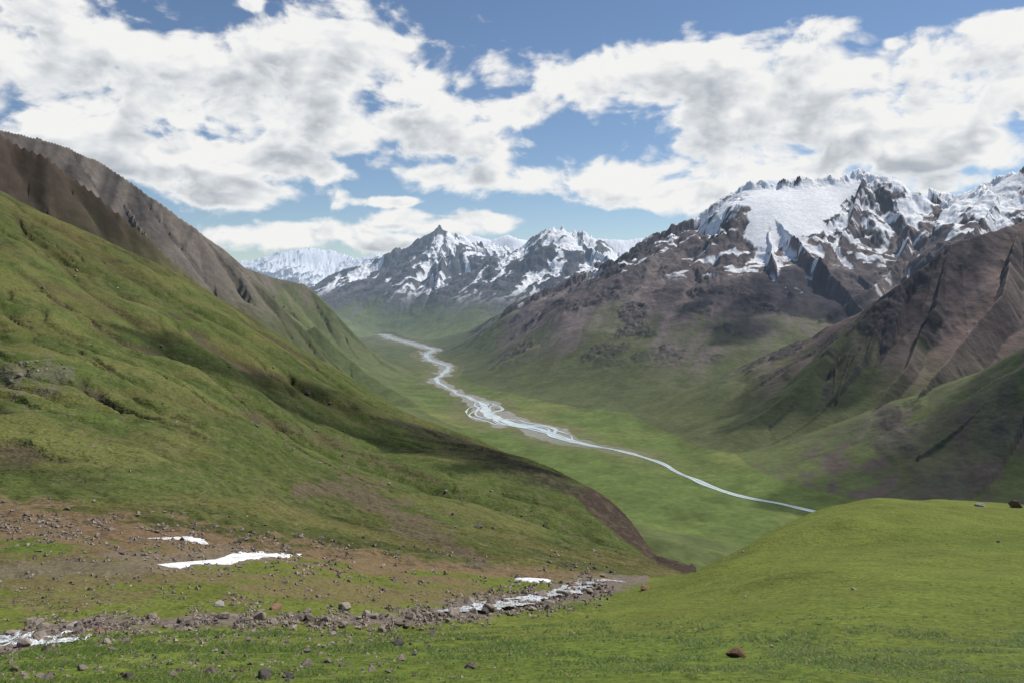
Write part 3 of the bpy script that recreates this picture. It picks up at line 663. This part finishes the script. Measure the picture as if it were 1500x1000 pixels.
# ------------------------------------------------------------------ light and sky
SAZ,SEL=math.radians(52),math.radians(52)
sv=Vector((math.sin(SAZ)*math.cos(SEL),math.cos(SAZ)*math.cos(SEL),math.sin(SEL)))
sl=bpy.data.lights.new('sun','SUN'); sl.energy=5.0; sl.angle=math.radians(0.5); sl.color=(1,0.95,0.86)
so=bpy.data.objects.new('sun',sl); so.rotation_euler=sv.to_track_quat('Z','Y').to_euler(); col.objects.link(so)

# unseen vapour sheets added above the frame to cast soft shadows on chosen slopes
mc,nt=mat('shade_sheet_vapour'); at=nd(nt,'ShaderNodeAttribute',attribute_name='Col'); df=nd(nt,'ShaderNodeBsdfDiffuse'); df.inputs[0].default_value=(0.9,0.9,0.92,1); tl=nd(nt,'ShaderNodeBsdfTranslucent'); tl.inputs[0].default_value=(0.9,0.9,0.92,1)
ad=nd(nt,'ShaderNodeMixShader'); nt.links.new(df.outputs[0],ad.inputs[1]); nt.links.new(tl.outputs[0],ad.inputs[2]); tp=nd(nt,'ShaderNodeBsdfTransparent')
mx=nd(nt,'ShaderNodeMixShader'); nt.links.new(at.outputs['Color'],mx.inputs[0]); nt.links.new(tp.outputs[0],mx.inputs[1]); nt.links.new(ad.outputs[0],mx.inputs[2]); oo=nd(nt,'ShaderNodeOutputMaterial'); nt.links.new(mx.outputs[0],oo.inputs[0])
def shade_sheet(px,py,rx,ry,dens,label,hgt=2700,Yt=None):
    T=hit(px,py) if Yt is None else Vector(P(px,py,Yt)); c=T+sv*((hgt-T.z)/sv.z)
    g=np.linspace(-1.3,1.3,90); gx,gy=np.meshgrid(g,g); r=np.hypot(gx,gy)
    n_=fbm(gx*1.6+px*0.01,gy*1.6+py*0.01,5)
    a=ss(0.0,0.35,(1-r)*0.8+(n_-0.5)*1.7)*dens
    z=c.z+a*180+n_*60; print('shade_sheet',label[:30],c[:],'py',HY-c.z/(c.y+ry)*FP)
    v=np.stack([c.x+gx*rx,c.y+gy*ry,z],-1).reshape(-1,3); ii=np.arange(90*90).reshape(90,90)
    q=np.stack([ii[:-1,:-1],ii[:-1,1:],ii[1:,1:],ii[1:,:-1]],-1).reshape(-1,4)
    q=q[a.reshape(-1)[q].max(1)>0.003]
    A_=np.repeat(a.reshape(-1,1),4,1); o=meshobj('shade_sheet',v,q,A_,mc); tag(o,label,'shade_sheet','structure')
shade_sheet(1150,450,850,560,0.75,'white cloud overhead shading the slopes below the snowfield',2700,4400)
shade_sheet(1440,660,420,340,0.5,'small white cloud overhead shading the foothill at the right edge',1600)
shade_sheet(120,300,300,420,0.6,'white cloud overhead shading the brown ridge on the left',1500,1350)
shade_sheet(720,690,150,70,0.5,'wispy white cloud overhead shading the far tip of the green hillside',900,420)
shade_sheet(1290,430,400,330,0.5,'white cloud overhead shading the crags on the reddish spur',2300,2850)

W=bpy.data.worlds.new('World'); scene.world=W; W.use_nodes=True; nt=W.node_tree; nt.nodes.clear()
def link(a,b): nt.links.new(a,b)
def M(op,a,b=None,c=None,clamp=False):
    n=nd(nt,'ShaderNodeMath',operation=op); n.use_clamp=clamp
    for i,v in enumerate((a,b,c)):
        if v is None: continue
        if isinstance(v,(int,float)): n.inputs[i].default_value=v
        else: link(v,n.inputs[i])
    return n.outputs[0]
def MR(v,a,b,c,d,sm=True):
    n=nd(nt,'ShaderNodeMapRange'); n.interpolation_type='SMOOTHSTEP' if sm else 'LINEAR'; link(v,n.inputs[0])
    for i,x in enumerate((a,b,c,d)): n.inputs[i+1].default_value=x
    return n.outputs[0]
def VM(op,a,b):
    n=nd(nt,'ShaderNodeVectorMath',operation=op)
    for i,v in enumerate((a,b)):
        if v is None: continue
        if isinstance(v,tuple): n.inputs[i].default_value=v
        else: link(v,n.inputs[i])
    return n
tc=nd(nt,'ShaderNodeTexCoord'); sp=nd(nt,'ShaderNodeSeparateXYZ'); link(tc.outputs['Generated'],sp.inputs[0])
az=M('ARCTAN2',sp.outputs[0],sp.outputs[1]); el=M('ARCSINE',sp.outputs[2])
cb=nd(nt,'ShaderNodeCombineXYZ'); link(az,cb.inputs[0]); link(el,cb.inputs[1]); base_v=cb.outputs[0]
BL=[(60,100,200,105),(330,130,190,85),(480,75,110,70),(580,110,85,55),(580,200,165,45),(200,225,200,52),(340,285,130,28),(440,345,100,24),(430,240,90,30),(40,10,130,45),
 (770,160,80,28),(665,258,76,24),(860,265,130,36),(660,325,115,17),(560,358,80,14),(565,296,45,8),(365,5,26,14),
 (960,115,210,52),(1190,140,220,78),(1420,130,190,80),(1130,225,220,52),(1350,215,200,50),(1010,282,90,24),(1310,64,22,12),(1475,45,100,36),(1390,268,60,20),
 (-200,100,260,160),(1800,120,300,140)]
def toang(px,py):
    v=Vector(((px-750)/FP,1,(HY-py)/FP)).normalized(); return math.atan2(v.x,v.y),math.asin(v.z)
def blobmask(vec):
    acc=None
    for (px,py,rx,ry) in BL:
        a,e=toang(px,py); a2,_=toang(px+rx,py); _,e2=toang(px,py-ry)
        s=VM('SUBTRACT',vec,(a,e,0)).outputs[0]; s=VM('MULTIPLY',s,(1/abs(a2-a),1/abs(e2-e),0)).outputs[0]
        ln=VM('LENGTH',s,None).outputs['Value']
        if acc is None: acc=ln
        else:
            n=nd(nt,'ShaderNodeMath',operation='SMOOTH_MIN'); link(acc,n.inputs[0]); link(ln,n.inputs[1]); n.inputs[2].default_value=0.2; acc=n.outputs[0]
    mask=M('MULTIPLY_ADD',acc,-0.90,0.90); mask=M('MINIMUM',mask,0.44); return M('MAXIMUM',mask,-0.7)
def n2d(vec,scale,det,rough=0.57,dist=0.2):
    n1=nd(nt,'ShaderNodeTexNoise',noise_dimensions='2D'); link(vec,n1.inputs['Vector']); n1.inputs['Scale'].default_value=scale; n1.inputs['Detail'].default_value=det; n1.inputs['Roughness'].default_value=rough; n1.inputs['Distortion'].default_value=dist
    return n1
def fnoise(vec,det=9):
    sc=VM('MULTIPLY',vec,(1.0,1.6,1)).outputs[0]
    n1=n2d(sc,10,det,0.57)
    n2=nd(nt,'ShaderNodeTexVoronoi',voronoi_dimensions='2D'); n2.feature='F1'
    wv_=VM('MULTIPLY',n1.outputs['Color'],(0.06,0.06,0)).outputs[0]; wv_=VM('ADD',sc,wv_).outputs[0]
    link(wv_,n2.inputs['Vector']); n2.inputs['Scale'].default_value=26
    n3_=nd(nt,'ShaderNodeTexVoronoi',voronoi_dimensions='2D'); n3_.feature='F1'; link(wv_,n3_.inputs['Vector']); n3_.inputs['Scale'].default_value=58
    nn=M('MULTIPLY_ADD',n1.outputs[0],2.2,-1.10); nn=M('MULTIPLY_ADD',n2.outputs['Distance'],-0.34,nn); nn=M('MULTIPLY_ADD',n3_.outputs['Distance'],-0.14,nn)
    return M('ADD',nn,0.25)
f0=fnoise(base_v); v1=VM('ADD',base_v,(0.006,0.013,0)).outputs[0]; f1_=fnoise(v1,6)
v2=VM('ADD',base_v,(0.014,0.034,0)).outputs[0]; m2=blobmask(v2); l2=M('MULTIPLY_ADD',n2d(VM('MULTIPLY',v2,(1,1.6,1)).outputs[0],10,3).outputs[0],2.3,-1.15)
d0=M('ADD',blobmask(base_v),f0)
alpha=MR(d0,-0.18,0.28,0,1)
above=MR(M('ADD',m2,l2),-0.25,0.70,0,1)
thick=MR(d0,0.05,0.60,0,1)
rel=M('SUBTRACT',f1_,f0)
sh=M('MULTIPLY_ADD',rel,-0.42,1.06); sh=M('MULTIPLY_ADD',M('MULTIPLY',above,thick),-0.50,sh); sh=M('MAXIMUM',M('MINIMUM',sh,1.0),0.0)
cr=nd(nt,'ShaderNodeValToRGB'); link(sh,cr.inputs[0]); e=cr.color_ramp.elements
e[0].position=0.10; e[0].color=(0.34,0.38,0.43,1); e[1].position=1.0; e[1].color=(1.0,1.0,0.99,1)
x=cr.color_ramp.elements.new(0.5); x.color=(0.52,0.56,0.61,1)
x=cr.color_ramp.elements.new(0.80); x.color=(0.80,0.83,0.86,1)
sky=nd(nt,'ShaderNodeTexSky'); sky.sky_type='NISHITA'; sky.sun_disc=False; sky.sun_elevation=SEL; sky.sun_rotation=SAZ; sky.altitude=2500; sky.air_density=1.1; sky.dust_density=0.5; sky.ozone_density=2.5
bg1=nd(nt,'ShaderNodeBackground'); link(sky.outputs[0],bg1.inputs[0]); bg1.inputs[1].default_value=0.092
bg2=nd(nt,'ShaderNodeBackground'); link(cr.outputs[0],bg2.inputs[0]); bg2.inputs[1].default_value=0.90
low=MR(el,-0.02,0.03,0,1); al=M('MULTIPLY',alpha,low)
mx=nd(nt,'ShaderNodeMixShader'); link(al,mx.inputs[0]); link(bg1.outputs[0],mx.inputs[1]); link(bg2.outputs[0],mx.inputs[2])
wo=nd(nt,'ShaderNodeOutputWorld'); link(mx.outputs[0],wo.inputs[0])

cam=bpy.data.cameras.new('camera'); cam.lens=28; cam.sensor_width=36; cam.shift_y=-80/1500; cam.clip_start=0.1; cam.clip_end=60000
co_=bpy.data.objects.new('camera',cam); co_.rotation_euler=(math.radians(90),0,0); col.objects.link(co_); scene.camera=co_
scene.view_settings.view_transform='Standard'; scene.view_settings.look='None'; scene.view_settings.exposure=0
print('done',time.time()-T0)
